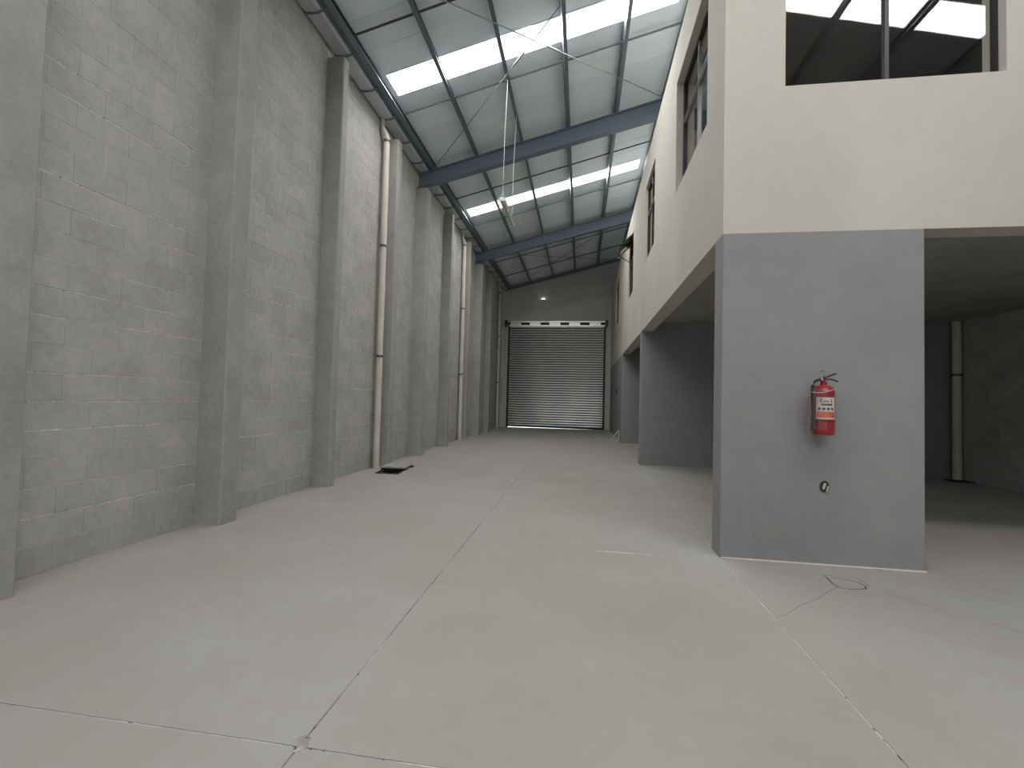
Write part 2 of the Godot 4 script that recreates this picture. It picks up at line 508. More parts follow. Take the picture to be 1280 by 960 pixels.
func build_block_wall() -> void:
	var o := structure("wall_left", "tall bare concrete block wall with cast concrete pilasters", "wall")
	var core := start()
	box(core, Vector3(-3.95, -0.3, BACK_Z), Vector3(WALL_X - 0.0018, 6.46, NEAR_Z))
	put("mortar_bed", core, M.mortar, o)
	pilasters = [[3.72, 3.4, -3.44, 6.16], [1.6, 1.36, -3.44, 5.91], [-0.1, -0.4, -3.44, 6.16], [-2.05, -2.44, -3.44, 6.16], [-4.07, -4.3, -3.43, 5.91], [-6.08, -6.24, -3.46, 6.15], [-8.16, -8.36, -3.49, 6.12],
		[-9.74, -10.0, -3.44, 5.91], [-11.82, -12.02, -3.47, 6.18], [-13.92, -14.1, -3.48, 6.14], [-15.5, -15.78, -3.44, 5.91], [-17.55, -17.72, -3.5, 6.15]]
	for p in pilasters:
		var st := start()
		var c := 0.014
		prism(st, [Vector2(-3.72, p[0]), Vector2(p[2] - c, p[0]), Vector2(p[2], p[0] - c), Vector2(p[2], p[1] + c), Vector2(p[2] - c, p[1]), Vector2(-3.72, p[1])], 0.0, p[3])
		put("pilaster", st, M.pilaster, o)
	# every block of the wall, course by course, between the pilasters
	var eye := Vector3(0, 1.2996, 0)
	var cam := Basis.from_euler(Vector3(deg_to_rad(1.7952), deg_to_rad(8.4858), deg_to_rad(1.4448)), EULER_ORDER_YXZ)
	var list := []
	var bays := []
	for i in pilasters.size():
		var from: float = pilasters[i][1]
		var to: float = pilasters[i + 1][0] if i + 1 < pilasters.size() else BACK_Z
		if from < 1.4: bays.append([from, to])
	for b in bays:
		for row in 32:
			var y := row * 0.2 + 0.001
			var z: float = b[0]
			var first := true
			while z > b[1] + 0.03:
				var l := 0.4
				if first and row % 2 == 1: l = 0.2
				first = false
				l = minf(l, z - b[1])
				if z - l - b[1] < 0.06: l = z - b[1]
				var mid := Vector3(WALL_X, y + 0.1, z - l * 0.5)
				var v := cam.inverse() * (mid - eye)
				var size := 0.0
				if v.z < -0.3:
					var px := Vector2(640 + FOCAL * v.x / -v.z, 480 - FOCAL * v.y / -v.z)
					if px.x > 5 and px.x < 1275 and px.y > 5 and px.y < 955:
						size = l * 3.71 / pow(v.length(), 3.0) if row >= 0 else 0.0
				list.append([size, mid.z + l * 0.5, y, l, row])
				z -= l
	list.sort_custom(func(a, b): return a[0] > b[0])
	var meshes := {}
	var many := start()
	var n := 0
	for q in list:
		var tone: int = rng.randi() % 5
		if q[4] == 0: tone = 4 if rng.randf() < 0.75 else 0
		var bulge: float = [-0.0006, 0.0, 0.0007, 0.0014][rng.randi() % 4]
		var tall: float = [0.1988, 0.1975, 0.195, 0.1915][(q[4] * 7 + int(q[1] * -0.49) * 3 + (rng.randi() % 2)) % 4]
		var l: float = snappedf(q[3], 0.001) - 0.0008
		var at := Vector3(WALL_X, q[2], q[1] - 0.001)
		if n < 300:
			var key := "%.3f %.4f %.4f" % [l, bulge, tall]
			if not meshes.has(key): meshes[key] = block_mesh(l, bulge, tall)
			var m := MeshInstance3D.new()
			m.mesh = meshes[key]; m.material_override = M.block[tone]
			m.name = "block"
			o.add_child(m, true)
			m.position = at
		else:
			var t: float = [0.95, 1.0, 0.97, 0.985, 0.92][tone]
			many.set_color(Color(t, t, t))
			var key := "%.3f %.4f %.4f" % [l, bulge, tall]
			if not meshes.has(key): meshes[key] = block_mesh(l, bulge, tall)
			var arr: Array = (meshes[key] as ArrayMesh).surface_get_arrays(0)
			var vs: PackedVector3Array = arr[Mesh.ARRAY_VERTEX]
			var ns: PackedVector3Array = arr[Mesh.ARRAY_NORMAL]
			for i in vs.size():
				many.set_color(Color(t, t, t)); many.set_normal(ns[i]); many.add_vertex(vs[i] + at)
		n += 1
	var far := put("far_blocks", many, M.block_many, o)
	far.set_meta("kind", "stuff")

# ================================================================ other walls
func build_back_wall() -> void:
	var o := structure("wall_back", "dark rendered end wall above and beside the roller shutter", "wall")
	var st := start()
	var z0 := BACK_Z
	var z1 := BACK_Z - 0.2
	box(st, Vector3(-3.95, 0, z1), Vector3(-3.36, 4.78, z0))
	box(st, Vector3(1.0, 0, z1), Vector3(7.2, 4.78, z0))
	for e in [[-3.95, RIDGE_X], [RIDGE_X, 7.2]]:
		var a: float = e[0]
		var b: float = e[1]
		hexa(st, [Vector3(a, 4.78, z1), Vector3(b, 4.78, z1), Vector3(b, 4.78, z0), Vector3(a, 4.78, z0),
			Vector3(a, roof_y(a) + SHEET, z1), Vector3(b, roof_y(b) + SHEET, z1), Vector3(b, roof_y(b) + SHEET, z0), Vector3(a, roof_y(a) + SHEET, z0)])
	put("rendered_face", st, M.render, o)
	# steel angle where the roof meets the wall
	var tr := start()
	hexa(tr, [Vector3(-3.6, roof_y(-3.6) - 0.02, z0), Vector3(RIDGE_X, roof_y(RIDGE_X) - 0.02, z0), Vector3(RIDGE_X, roof_y(RIDGE_X) - 0.02, z0 + 0.09), Vector3(-3.6, roof_y(-3.6) - 0.02, z0 + 0.09),
		Vector3(-3.6, roof_y(-3.6) + 0.08, z0), Vector3(RIDGE_X, roof_y(RIDGE_X) + 0.08, z0), Vector3(RIDGE_X, roof_y(RIDGE_X) + 0.08, z0 + 0.09), Vector3(-3.6, roof_y(-3.6) + 0.08, z0 + 0.09)])
	put("roof_angle", tr, M.steel, o)

func build_other_walls() -> void:
	var f := structure("wall_front", "wall behind the camera at the entrance end", "wall")
	var st := start()
	for e in [[-3.95, RIDGE_X], [RIDGE_X, 7.25]]:
		var a: float = e[0]
		var b: float = e[1]
		hexa(st, [Vector3(a, -0.3, NEAR_Z), Vector3(b, -0.3, NEAR_Z), Vector3(b, -0.3, NEAR_Z + 0.2), Vector3(a, -0.3, NEAR_Z + 0.2),
			Vector3(a, roof_y(a) + SHEET, NEAR_Z), Vector3(b, roof_y(b) + SHEET, NEAR_Z), Vector3(b, roof_y(b) + SHEET, NEAR_Z + 0.2), Vector3(a, roof_y(a) + SHEET, NEAR_Z + 0.2)])
	put("rendered_face", st, M.render, f)
	var r := structure("wall_right", "dark block wall under the office, behind the downpipe", "wall")
	var c := start()
	box(c, Vector3(EAST_X + 0.0035, -0.3, BACK_Z), Vector3(EAST_X + 0.24, 6.46, NEAR_Z))
	put("mortar_bed", c, M.mortar, r)
	var many := start()
	for row in 15:
		var z := -4.2 - (0.2 if row % 2 == 1 else 0.0)
		while z > -9.8:
			var t := 0.86 + 0.14 * rng.randf()
			many.set_color(Color(t, t, t))
			box(many, Vector3(EAST_X, row * 0.2 + 0.003, z - 0.3945), Vector3(EAST_X + 0.05, row * 0.2 + 0.1975, z))
			z -= 0.4
	var m := put("far_blocks", many, M.block_many, r)
	m.set_meta("kind", "stuff")

# ================================================================ roof skin
func build_roof() -> void:
	var o := structure("ceiling", "pale metal roof sheets laid on steel purlins", "ceiling")
	var cover := 0.53
	var strips := []      # sheets side by side from the back wall forwards, with the skylight rows kept whole
	var rows := [[-7.03, -7.56], [-12.44, -12.97], [-1.02, -1.55], [4.6, 4.07]]
	var edges := [NEAR_Z + 0.2, 4.6, 4.07, -1.02, -1.55, -7.03, -7.56, -12.44, -12.97, BACK_Z - 0.2]
	for i in edges.size() - 1:
		var a: float = edges[i]
		var b: float = edges[i + 1]
		var lit := false
		for r in rows:
			if absf(r[0] - a) < 0.01 and absf(r[1] - b) < 0.01: lit = true
		if lit:
			strips.append([a, b, true]); continue
		var n := maxi(1, roundi((a - b) / cover))
		for k in n:
			strips.append([a + (b - a) * k / n, a + (b - a) * (k + 1) / n, false])
	var count := 0
	for s in strips:
		count += 1
		var mat: Material = M.sheet[(count * 7 + count / 3) % 3]
		var g := 0.003
		if s[2]:
			var spans := [[-3.95, -3.22], [1.46, RIDGE_X]]
			spans.append_array([[RIDGE_X, 1.82], [5.84, 7.25]])
			for e in spans: sheet_piece(o, e[0], e[1], s[0], s[1], 0.0, mat)
		else:
			sheet_piece(o, -3.95, RIDGE_X, s[0], s[1], g, mat)
			sheet_piece(o, RIDGE_X, 7.25, s[0], s[1], 0.0, mat)

func sheet_piece(o: Node3D, x0: float, x1: float, z0: float, z1: float, gap: float, mat: Material) -> void:
	var st := start()
	var e := 0.0001
	var a0 := roof_point(x0 + e, SHEET, 0); var b0 := roof_point(x1 - e, SHEET, 0)
	var a1 := roof_point(x0 + e, SHEET + 0.03, 0); var b1 := roof_point(x1 - e, SHEET + 0.03, 0)
	var zz0 := Vector3(0, 0, z0 - gap); var zz1 := Vector3(0, 0, z1 + gap)
	hexa(st, [a0 + zz0, b0 + zz0, b0 + zz1, a0 + zz1, a1 + zz0, b1 + zz0, b1 + zz1, a1 + zz1])
	if gap > 0.0:     # the lap over the joint behind the gap
		var t0 := roof_point(x0, SHEET + 0.012, 0); var t1 := roof_point(x1, SHEET + 0.012, 0)
		var q0 := roof_point(x0, SHEET + 0.035, 0); var q1 := roof_point(x1, SHEET + 0.035, 0)
		var w0 := Vector3(0, 0, z1 - 0.02); var w1 := Vector3(0, 0, z1 + 0.02)
		hexa(st, [t0 + w0, t1 + w0, t1 + w1, t0 + w1, q0 + w0, q1 + w0, q1 + w1, q0 + w1])
	put("roof_sheet", st, mat, o)

# ================================================================ office block
func wall_piece(st: SurfaceTool, z0: float, z1: float, y0: float, y1: float, thick := 0.23, off := 0.0) -> void:
	prism(st, [Vector2(ox(z0) + off, z0), Vector2(ox(z0) + off + thick, z0), Vector2(ox(z1) + off + thick, z1), Vector2(ox(z1) + off, z1)], y0, y1)

var side_windows := [[-4.8, -6.42, 4.1, 5.62], [-8.36, -9.6, 4.1, 5.62], [-11.95, -13.1, 4.1, 5.64], [-16.6, -18.2, 4.1, 5.62]]

func build_office() -> void:
	# --- front
	var fr := structure("wall_office_front", "office front wall, white above and grey pier below", "wall")
	var st := start()
	var xa := ox(FRONT_Z)
	var wz := FRONT_Z - 0.23
	var win := [1.68, 3.34, 4.04, 5.6]
	box(st, Vector3(xa, BAND_Y, wz), Vector3(win[0], OFFICE_TOP, FRONT_Z))
	box(st, Vector3(win[1], BAND_Y, wz), Vector3(EAST_X, OFFICE_TOP, FRONT_Z))
	box(st, Vector3(win[0], BAND_Y, wz), Vector3(win[1], win[2], FRONT_Z))
	box(st, Vector3(win[0], win[3], wz), Vector3(win[1], OFFICE_TOP, FRONT_Z))
	put("upper_wall", st, M.white, fr)
	var pier := start()
	var c := 0.006
	prism(pier, [Vector2(xa + c, FRONT_Z), Vector2(2.745 - c, FRONT_Z), Vector2(2.745, FRONT_Z - c), Vector2(2.745, wz), Vector2(xa, wz), Vector2(xa, FRONT_Z - c)], 0.0, BAND_Y)
	put("pier", pier, M.grey_paint, fr)
	# thin ragged line of spilt plaster along the foot of the pier
	var x := 1.2
	var bead := start()
	while x < 2.74:
		var l := 0.05 + rng.randf() * 0.12
		var d := 0.012 + rng.randf() * 0.012
		var x2: float = minf(x + l, 2.745)
		if rng.randf() < 0.96:
			hexa(bead, [Vector3(x, 0, FRONT_Z - 0.01), Vector3(x2, 0, FRONT_Z - 0.01), Vector3(x2, 0, FRONT_Z + d), Vector3(x, 0, FRONT_Z + d * 0.8),
				Vector3(x, 0.01, FRONT_Z - 0.01), Vector3(x2, 0.01, FRONT_Z - 0.01), Vector3(x2, 0.003, FRONT_Z + d), Vector3(x, 0.003, FRONT_Z + d * 0.8)])
		x = x2
	var bd := put("plaster_bead", bead, M.white, fr)
	bd.set_meta("label", "pale line of spilt plaster along the floor")
	# --- side along the hall
	var sd := structure("wall_office_side", "long white office wall with windows over grey bays", "wall")
	var up := start()
	var z := wz
	for w in side_windows:
		wall_piece(up, z, w[0], BAND_Y, OFFICE_TOP)
		wall_piece(up, w[0], w[1], BAND_Y, w[2])
		wall_piece(up, w[0], w[1], w[3], OFFICE_TOP)
		z = w[1]
	wall_piece(up, z, BACK_Z, BAND_Y, OFFICE_TOP)
	put("upper_wall", up, M.white, sd)
	var low := start()
	wall_piece(low, -15.07, BACK_Z, 0.0, BAND_Y)
	put("lower_wall", low, M.grey_paint, sd)
	for e in [[-9.93, -10.16, "wall_partition", "dark grey partition wall behind the first open bay"], [-14.84, -15.07, "wall_partition_001", "dark grey partition wall behind the second open bay"]]:
		var p := structure(e[2], e[3], "wall")
		var ps := start()
		var xx := ox(e[0])
		prism(ps, [Vector2(xx + 0.008, e[0]), Vector2(EAST_X, e[0]), Vector2(EAST_X, e[1]), Vector2(xx + 0.008, e[1]), Vector2(xx, e[1] + 0.008), Vector2(xx, e[0] - 0.008)], 0.0, BAND_Y + 0.0)
		box(ps, Vector3(xx + 0.23, BAND_Y, e[1]), Vector3(EAST_X, 2.96, e[0]))
		put("painted_face", ps, M.grey_paint, p)
	# --- slabs
	var cl := structure("ceiling_office", "bare concrete soffit over the open ground floor", "ceiling")
	var cs := start()
	prism(cs, [Vector2(ox(wz) + 0.23, wz), Vector2(EAST_X, wz), Vector2(EAST_X, BACK_Z), Vector2(ox(BACK_Z) + 0.23, BACK_Z)], 2.95, 3.12)
	put("soffit", cs, M.ceiling, cl)
	var rs := start()
	prism(rs, [Vector2(ox(wz) + 0.23, wz), Vector2(EAST_X, wz), Vector2(EAST_X, BACK_Z), Vector2(ox(BACK_Z) + 0.23, BACK_Z)], OFFICE_TOP - 0.14, OFFICE_TOP - 0.02)
	put("roof_slab", rs, M.ceiling, cl)
	# stub of cable hanging from the soffit
	var wire := thing("loose_cable", "short loose cable end poking out of the dark soffit", "cable", Vector3(4.3, 2.95, -6.6))
	var ws := start()
	tube(ws, [Vector3(-0.12, 0.0, 0), Vector3(-0.08, -0.02, 0), Vector3(0.05, -0.04, 0.0), Vector3(0.2, -0.05, 0), Vector3(0.33, -0.015, 0)], 0.006, 6)
	put("wire", ws, M.frame_light, wire)
	# --- windows
	var n := 1
	for w in side_windows:
		side_window(n, w); n += 1
	front_window(n, win)

func bar(st: SurfaceTool, a: Vector3, b: Vector3, half: Vector3) -> void:
	box(st, Vector3(minf(a.x, b.x), minf(a.y, b.y), minf(a.z, b.z)) - half, Vector3(maxf(a.x, b.x), maxf(a.y, b.y), maxf(a.z, b.z)) + half)

func side_window(n: int, w: Array) -> void:
	var words := ["large four-light window nearest the corner of the white office wall", "narrow window second from the corner on the white office wall", "window with an open top sash on the white office wall", "farthest window of the white office wall, near the shutter"]
	var o := structure("window_%d" % n, words[n - 1], "window")
	var zc: float = (w[0] + w[1]) * 0.5
	o.position = Vector3(ox(zc), w[2], zc)
	o.rotation.y = -0.006
	var hw: float = (w[0] - w[1]) * 0.5
	var hh: float = w[3] - w[2]
	var x: float = [0.115, 0.07, 0.055, 0.055][n - 1]
	var t := 0.022
	var d := 0.025
	var wide := hw > 0.7
	var f := start()
	for s in [-1.0, 1.0]:
		bar(f, Vector3(x, t, s * (hw - t)), Vector3(x, hh - t, s * (hw - t)), Vector3(d, t, t))
	for y in [t, hh - t]:
		bar(f, Vector3(x, y, -hw + t), Vector3(x, y, hw - t), Vector3(d, t, t))
	put("window_frame", f, M.frame, o)
	var ty := hh * 0.64
	var tr := start()
	bar(tr, Vector3(x - 0.006, ty, -hw + t), Vector3(x - 0.006, ty, hw - t), Vector3(d, 0.009, 0.0))
	bar(tr, Vector3(x - 0.002, ty - 0.02, -hw + t), Vector3(x - 0.002, ty - 0.02, hw - t), Vector3(d * 0.7, 0.013, 0.0))
	put("transom", tr, M.frame_light, o)
	var mu := start()
	bar(mu, Vector3(x - 0.004, 2.0 * t, 0), Vector3(x - 0.004, hh - 2.0 * t, 0), Vector3(d * 0.8, 0, 0.010))
	put("mullion", mu, M.frame_light if wide else M.frame, o)
	for s in [-1.0, 1.0]:
		for k in 2:
			if n == 3 and k == 1: continue
			var p := start()
			var y0 := 2.0 * t if k == 0 else ty + 0.02
			var y1 := ty - 0.02 if k == 0 else hh - 2.0 * t
			box(p, Vector3(x - 0.003, y0, minf(s * 0.016, s * (hw - 2.0 * t))), Vector3(x + 0.003, y1, maxf(s * 0.016, s * (hw - 2.0 * t))))
			put("pane", p, M.glass, o)
	if n == 3:
		# top sash hinged at its head and pushed out over the hall
		var sash := start()
		var q := Vector3(-0.30, -0.30, 0).normalized()
		var top := Vector3(x - 0.03, hh - 2.0 * t, 0)
		var L := 0.46
		var nn := Vector3(-q.y, q.x, 0)
		for e in [[0.0, 0.05], [L - 0.05, L]]:
			var v := []
			for off in [-0.015, 0.015]:
				v.append_array([top + q * e[0] + nn * off + Vector3(0, 0, -hw + 0.04), top + q * e[1] + nn * off + Vector3(0, 0, -hw + 0.04), top + q * e[1] + nn * off + Vector3(0, 0, hw - 0.04), top + q * e[0] + nn * off + Vector3(0, 0, hw - 0.04)])
			hexa(sash, v)
		for s in [-1.0, 0.0, 1.0]:
			var v := []
			var zc2: float = s * (hw - 0.06)
			for off in [-0.014, 0.014]:
				v.append_array([top + nn * off + Vector3(0, 0, zc2 - 0.025), top + q * L + nn * off + Vector3(0, 0, zc2 - 0.025), top + q * L + nn * off + Vector3(0, 0, zc2 + 0.025), top + nn * off + Vector3(0, 0, zc2 + 0.025)])
			hexa(sash, v)
		var so := put("open_sash", sash, M.frame, o)
		so.set_meta("label", "dark top sash pushed open over the hall")
		var gl := start()
		var gv := []
		for off in [-0.003, 0.003]:
			gv.append_array([top + q * 0.04 + nn * off + Vector3(0, 0, -hw + 0.07), top + q * (L - 0.04) + nn * off + Vector3(0, 0, -hw + 0.07), top + q * (L - 0.04) + nn * off + Vector3(0, 0, hw - 0.07), top + q * 0.04 + nn * off + Vector3(0, 0, hw - 0.07)])
		hexa(gl, gv)
		put("pane", gl, M.glass_shaded, so)
		for s in [-1.0, 1.0]:
			var arm := start()
			tube(arm, [Vector3(x - 0.02, ty + 0.04, s * (hw - 0.05)), top + q * (L - 0.06) + Vector3(0, -0.01, s * (hw - 0.06))], 0.011, 6)
			put("stay_arm", arm, M.frame, so)

func front_window(n: int, w: Array) -> void:
	var o := structure("window_%d" % n, "dark glazed window in the white office front above the extinguisher", "window")
	o.position = Vector3((w[0] + w[1]) * 0.5, w[2], FRONT_Z)
	var hw: float = (w[1] - w[0]) * 0.5
	var hh: float = w[3] - w[2]
	var z := -0.10
	var t := 0.012
	var f := start()
	for s in [-1.0, 1.0]:
		bar(f, Vector3(s * (hw - t), 0.0, z), Vector3(s * (hw - t), hh, z), Vector3(t, 0, 0.025))
	for y in [t * 0.6, hh - t]:
		bar(f, Vector3(-hw, y, z), Vector3(hw, y, z), Vector3(0, t * 0.6, 0.025))
	put("window_frame", f, M.frame, o)
	var mu := start()
	bar(mu, Vector3(0.0, 0, z + 0.005), Vector3(0.0, hh, z + 0.005), Vector3(0.016, 0, 0.022))
	put("mullion", mu, M.frame, o)
	for s in [-1.0, 1.0]:
		var p := start()
		box(p, Vector3(minf(s * 0.016, s * (hw - 2.0 * t)), 0.012, z - 0.003), Vector3(maxf(s * 0.016, s * (hw - 2.0 * t)), hh - 0.02, z + 0.003))
		put("pane", p, M.glass, o)

# ================================================================ roof steel
func channel(w: float, d: float, lip: float, t: float) -> PackedVector2Array:   # C section: web on the left, open to the right; origin at the middle of the underside
	var a := -w * 0.5
	var b := w * 0.5
	return PackedVector2Array([Vector2(a, 0), Vector2(b, 0), Vector2(b, lip), Vector2(b - t, lip), Vector2(b - t, t), Vector2(a + t, t), Vector2(a + t, d - t), Vector2(b - t, d - t), Vector2(b - t, d - lip), Vector2(b, d - lip), Vector2(b, d), Vector2(a, d)])

func build_roof_steel() -> void:
	var where := ["eave purlin, thickest, running beside the gutter", "second purlin counted from the block wall", "third purlin from the block wall, where the lamp wires are tied", "fourth purlin from the block wall", "fifth purlin from the block wall, nearest the office wall"]
	var xs := [-3.33, -2.37, -1.37, -0.37, 0.63, 1.62]
	for i in xs.size():
		var s := SLOPE
		var u := Vector3(1, s, 0).normalized()
		var nn := Vector3(-s, 1, 0).normalized()
		var at := Vector3(xs[i], roof_y(xs[i]), 0)
		var lab: String = ("dark steel " + where[i]) if i < 5 else "dark steel purlin at the ridge above the office wall"
		var o := thing("purlin", lab, "purlin", at, "roof purlins on the block wall side")
		var st := start()
		var len := Vector3(0, 0, BACK_Z + 0.1 - NEAR_Z)
		if i == 0:
			extrude(st, channel(0.085, SHEET - 0.004, 0.03, 0.006), Vector3(0, 0, NEAR_Z), u, nn, len)
		else:
			extrude(st, channel(0.062, SHEET - 0.004, 0.022, 0.005), Vector3(0, 0, NEAR_Z), u, nn, len)
		put("channel", st, M.steel, o)
		if i == 0:
			var p := start()
			tube(p, [Vector3(-0.085, 0.035, NEAR_Z), Vector3(-0.085, 0.035, BACK_Z + 0.1)], 0.028, 10)
			var pp := put("conduit", p, M.steel, o)
			pp.set_meta("label", "dark round pipe along the eave")
	var mates := ["first", "second", "third", "fourth", "fifth", "sixth"]
	for i in 6:
		var x: float = [1.78, 2.67, 3.67, 4.67, 5.67, 6.63][i]
		var u := Vector3(-1, SLOPE, 0).normalized()
		var nn := Vector3(SLOPE, 1, 0).normalized()
		var o := thing("purlin", "%s purlin beyond the ridge, seen only mirrored in the office window" % mates[i], "purlin", Vector3(x, roof_y(x), 0), "roof purlins beyond the ridge")
		var st := start()
		extrude(st, channel(0.062, SHEET - 0.004, 0.022, 0.005), Vector3(0, 0, NEAR_Z), u, nn, Vector3(0, 0, BACK_Z + 0.1 - NEAR_Z))
		put("channel", st, M.steel, o)
	# rafters
	var words := ["dark steel rafter behind the camera", "dark steel rafter above the office front, out of sight overhead", "broad dark blue-grey steel rafter, nearest one crossing the view", "dark blue-grey steel rafter farther back, before the shutter wall"]
	var zz := [1.6, -4.11, -9.83, -15.5]
	for i in 4:
		rafter(zz[i], words[i])
	# sag bars across the purlins
	var sag := [[-6.05, "thin steel bar across the purlins, before the near skylight"], [-7.9, "thin steel bar across the purlins, just past the near skylight"], [-11.5, "thin steel bar across the purlins, just before the far skylight"],
		[-13.42, "thin steel bar across the purlins, just past the far skylight"], [-17.1, "thin steel bar across the purlins, first beyond the far rafter"], [-19.1, "thin steel bar across the purlins, closest to the end wall"]]
	for s in sag:
		var at := roof_point(-3.35, 0.07, s[0])
		var o := thing("sag_bar", s[1], "bar", at, "bars across the purlins")
		var st := start()
		tube(st, [Vector3.ZERO, roof_point(1.6, 0.07, s[0]) - at], 0.016, 8)
		put("rod", st, M.rod, o)
		for k in [-2.37, -1.37, -0.37, 0.63]:
			var nt := start()
			var p := roof_point(k, 0.07, s[0]) - at
			tube(nt, [p + Vector3(-0.055, -0.055 * SLOPE, 0), p + Vector3(-0.035, -0.035 * SLOPE, 0)], 0.022, 6)
			put("nut", nt, M.steel, o)
	# crossed bracing
	for b in [[-3.3, -9.7, 1.6, -4.5, "thin bracing rod rising from the near rafter at the block wall towards the ridge"], [1.6, -9.75, -3.3, -4.45, "thin bracing rod rising from the near rafter at the office wall towards the eave"],
			[-3.3, -20.9, 1.6, -15.7, "thin bracing rod in the last roof bay, from the end wall eave"], [1.6, -20.9, -3.3, -15.7, "thin bracing rod in the last roof bay, from the end wall ridge"]]:
		var a := roof_point(b[0], -0.015 if b[0] < 0 else -0.035, b[1])
		var e := roof_point(b[2], -0.015 if b[0] < 0 else -0.035, b[3])
		var o := thing("bracing_rod", b[4], "rod", a, "crossed roof bracing")
		var st := start()
		tube(st, [Vector3.ZERO, e - a], 0.0085, 6)
		put("rod", st, M.cable, o)
		var tb := start()
		tube(tb, [(e - a) * 0.42, (e - a) * 0.465], 0.016, 8)
		put("turnbuckle", tb, M.cable, o)

func rafter(z: float, label: String) -> void:
	var o := thing("rafter", label, "rafter", Vector3(RIDGE_X, roof_y(RIDGE_X), z), "steel roof rafters")
	for side in [-1.0, 1.0]:
		var x_end := -3.69 if side < 0 else (7.0 if z > -4.0 else 5.2)
		var d0 := 0.30      # depth at the eave
		var d1 := 0.36      # depth at the ridge
		var e := Vector3(x_end - RIDGE_X, roof_y(x_end) - roof_y(RIDGE_X), 0)
		var top := [Vector3(0, -0.001, 0), e + Vector3(0, -0.001, 0)]
		var bot := [Vector3(0, -d1, 0), e + Vector3(0, -d0, 0)]
		var web := start()
		var t := Vector3(0, 0, 0.006)
		hexa(web, [bot[0] - t, bot[1] - t, bot[1] + t, bot[0] + t, top[0] - t, top[1] - t, top[1] + t, top[0] + t])
		put("web", web, M.rafter, o)
		for k in [top, bot]:
			var fl := start()
			var w := Vector3(0, 0, 0.085)
			var h := Vector3(0, -0.014, 0)
			hexa(fl, [k[0] - w + h, k[1] - w + h, k[1] + w + h, k[0] + w + h, k[0] - w, k[1] - w, k[1] + w, k[0] + w])
			put("flange", fl, M.rafter, o)
		for x in ([-2.37, -1.37, -0.37, 0.63] if side < 0 else ([2.67, 3.67, 4.67, 5.67] if z > -4.0 else [2.67, 3.67, 4.67])):
			var cl := start()
			var p := Vector3(x - RIDGE_X, roof_y(x) - roof_y(RIDGE_X), 0)
			box(cl, p + Vector3(-0.052, 0.0, -0.05), p + Vector3(-0.042, 0.13, 0.05))
			put("cleat", cl, M.rafter, o)
		var pl := start()
		box(pl, e + Vector3(-0.01 if side < 0 else -0.28, -d0 - 0.03, -0.1), e + Vector3(0.28 if side < 0 else 0.01, -d0 - 0.014, 0.1))
		put("bearing_plate", pl, M.rafter, o)

# ================================================================ gutter and pipes
func build_gutter() -> void:
	var o := thing("gutter", "grey metal eave gutter along the top of the block wall", "gutter", Vector3(-3.56, 6.3, 0))
	var st := start()
	var t := 0.004
	extrude(st, PackedVector2Array([Vector2(-0.145, 0.16), Vector2(-0.145, 0.02), Vector2(-0.115, 0.0), Vector2(0.07, 0.0), Vector2(0.1, 0.02), Vector2(0.1, 0.15), Vector2(0.1 - t, 0.15), Vector2(0.1 - t, 0.022), Vector2(0.068, t), Vector2(-0.113, t), Vector2(-0.145 + t, 0.022), Vector2(-0.145 + t, 0.16)]),
		Vector3(0, 0, NEAR_Z - 0.1), Vector3.RIGHT, Vector3.UP, Vector3(0, 0, BACK_Z + 0.2 - NEAR_Z))
	put("trough", st, M.gutter, o)
	var z := -3.13
	while z > -20.5:
		var b := start()
		tube(b, [Vector3(-0.15, 0.03, z), Vector3(-0.12, -0.006, z), Vector3(-0.05, -0.022, z), Vector3(0.04, -0.024, z), Vector3(0.1, -0.008, z), Vector3(0.16, 0.02, z), Vector3(0.2, 0.04, z)], 0.013, 6)
		put("bracket", b, M.steel, o)
		z -= 0.78

func downpipe(at: Vector3, top: float, label: String, bend: bool) -> void:
	var o := thing("downpipe", label, "pipe", at, "white rainwater downpipes")
	var st := start()
	var r := 0.056
	tube(st, [Vector3.ZERO, Vector3(0, top - 0.28, 0)], r, 20)
	put("pipe", st, M.pvc, o)
	if bend:
		var b := start()
		tube(b, [Vector3(0, top - 0.30, 0), Vector3(-0.002, top - 0.24, 0.003), Vector3(-0.018, top - 0.17, 0.03), Vector3(-0.04, top - 0.11, 0.075), Vector3(-0.046, top - 0.05, 0.095), Vector3(-0.047, top + 0.075, 0.1)], [r * 1.1, r * 1.1, r * 0.98, r * 0.8, r * 0.66, r * 0.62], 18)
		put("swan_neck", b, M.pvc, o)
	for y in [2.0, 4.0, top - 0.29]:
		if y > top - 0.1: continue
		var c := start()
		lathe(c, Vector3(0, y, 0), [Vector2(r + 0.0005, -0.02), Vector2(r + 0.007, -0.02), Vector2(r + 0.007, 0.02), Vector2(r + 0.0005, 0.02)], 18)
		for s in [-1.0, 1.0]:
			box(c, Vector3(-0.012, y - 0.02, s * (r + 0.015) - 0.012), Vector3(0.0, y + 0.02, s * (r + 0.015) + 0.012))
		put("clamp", c, M.band, o)

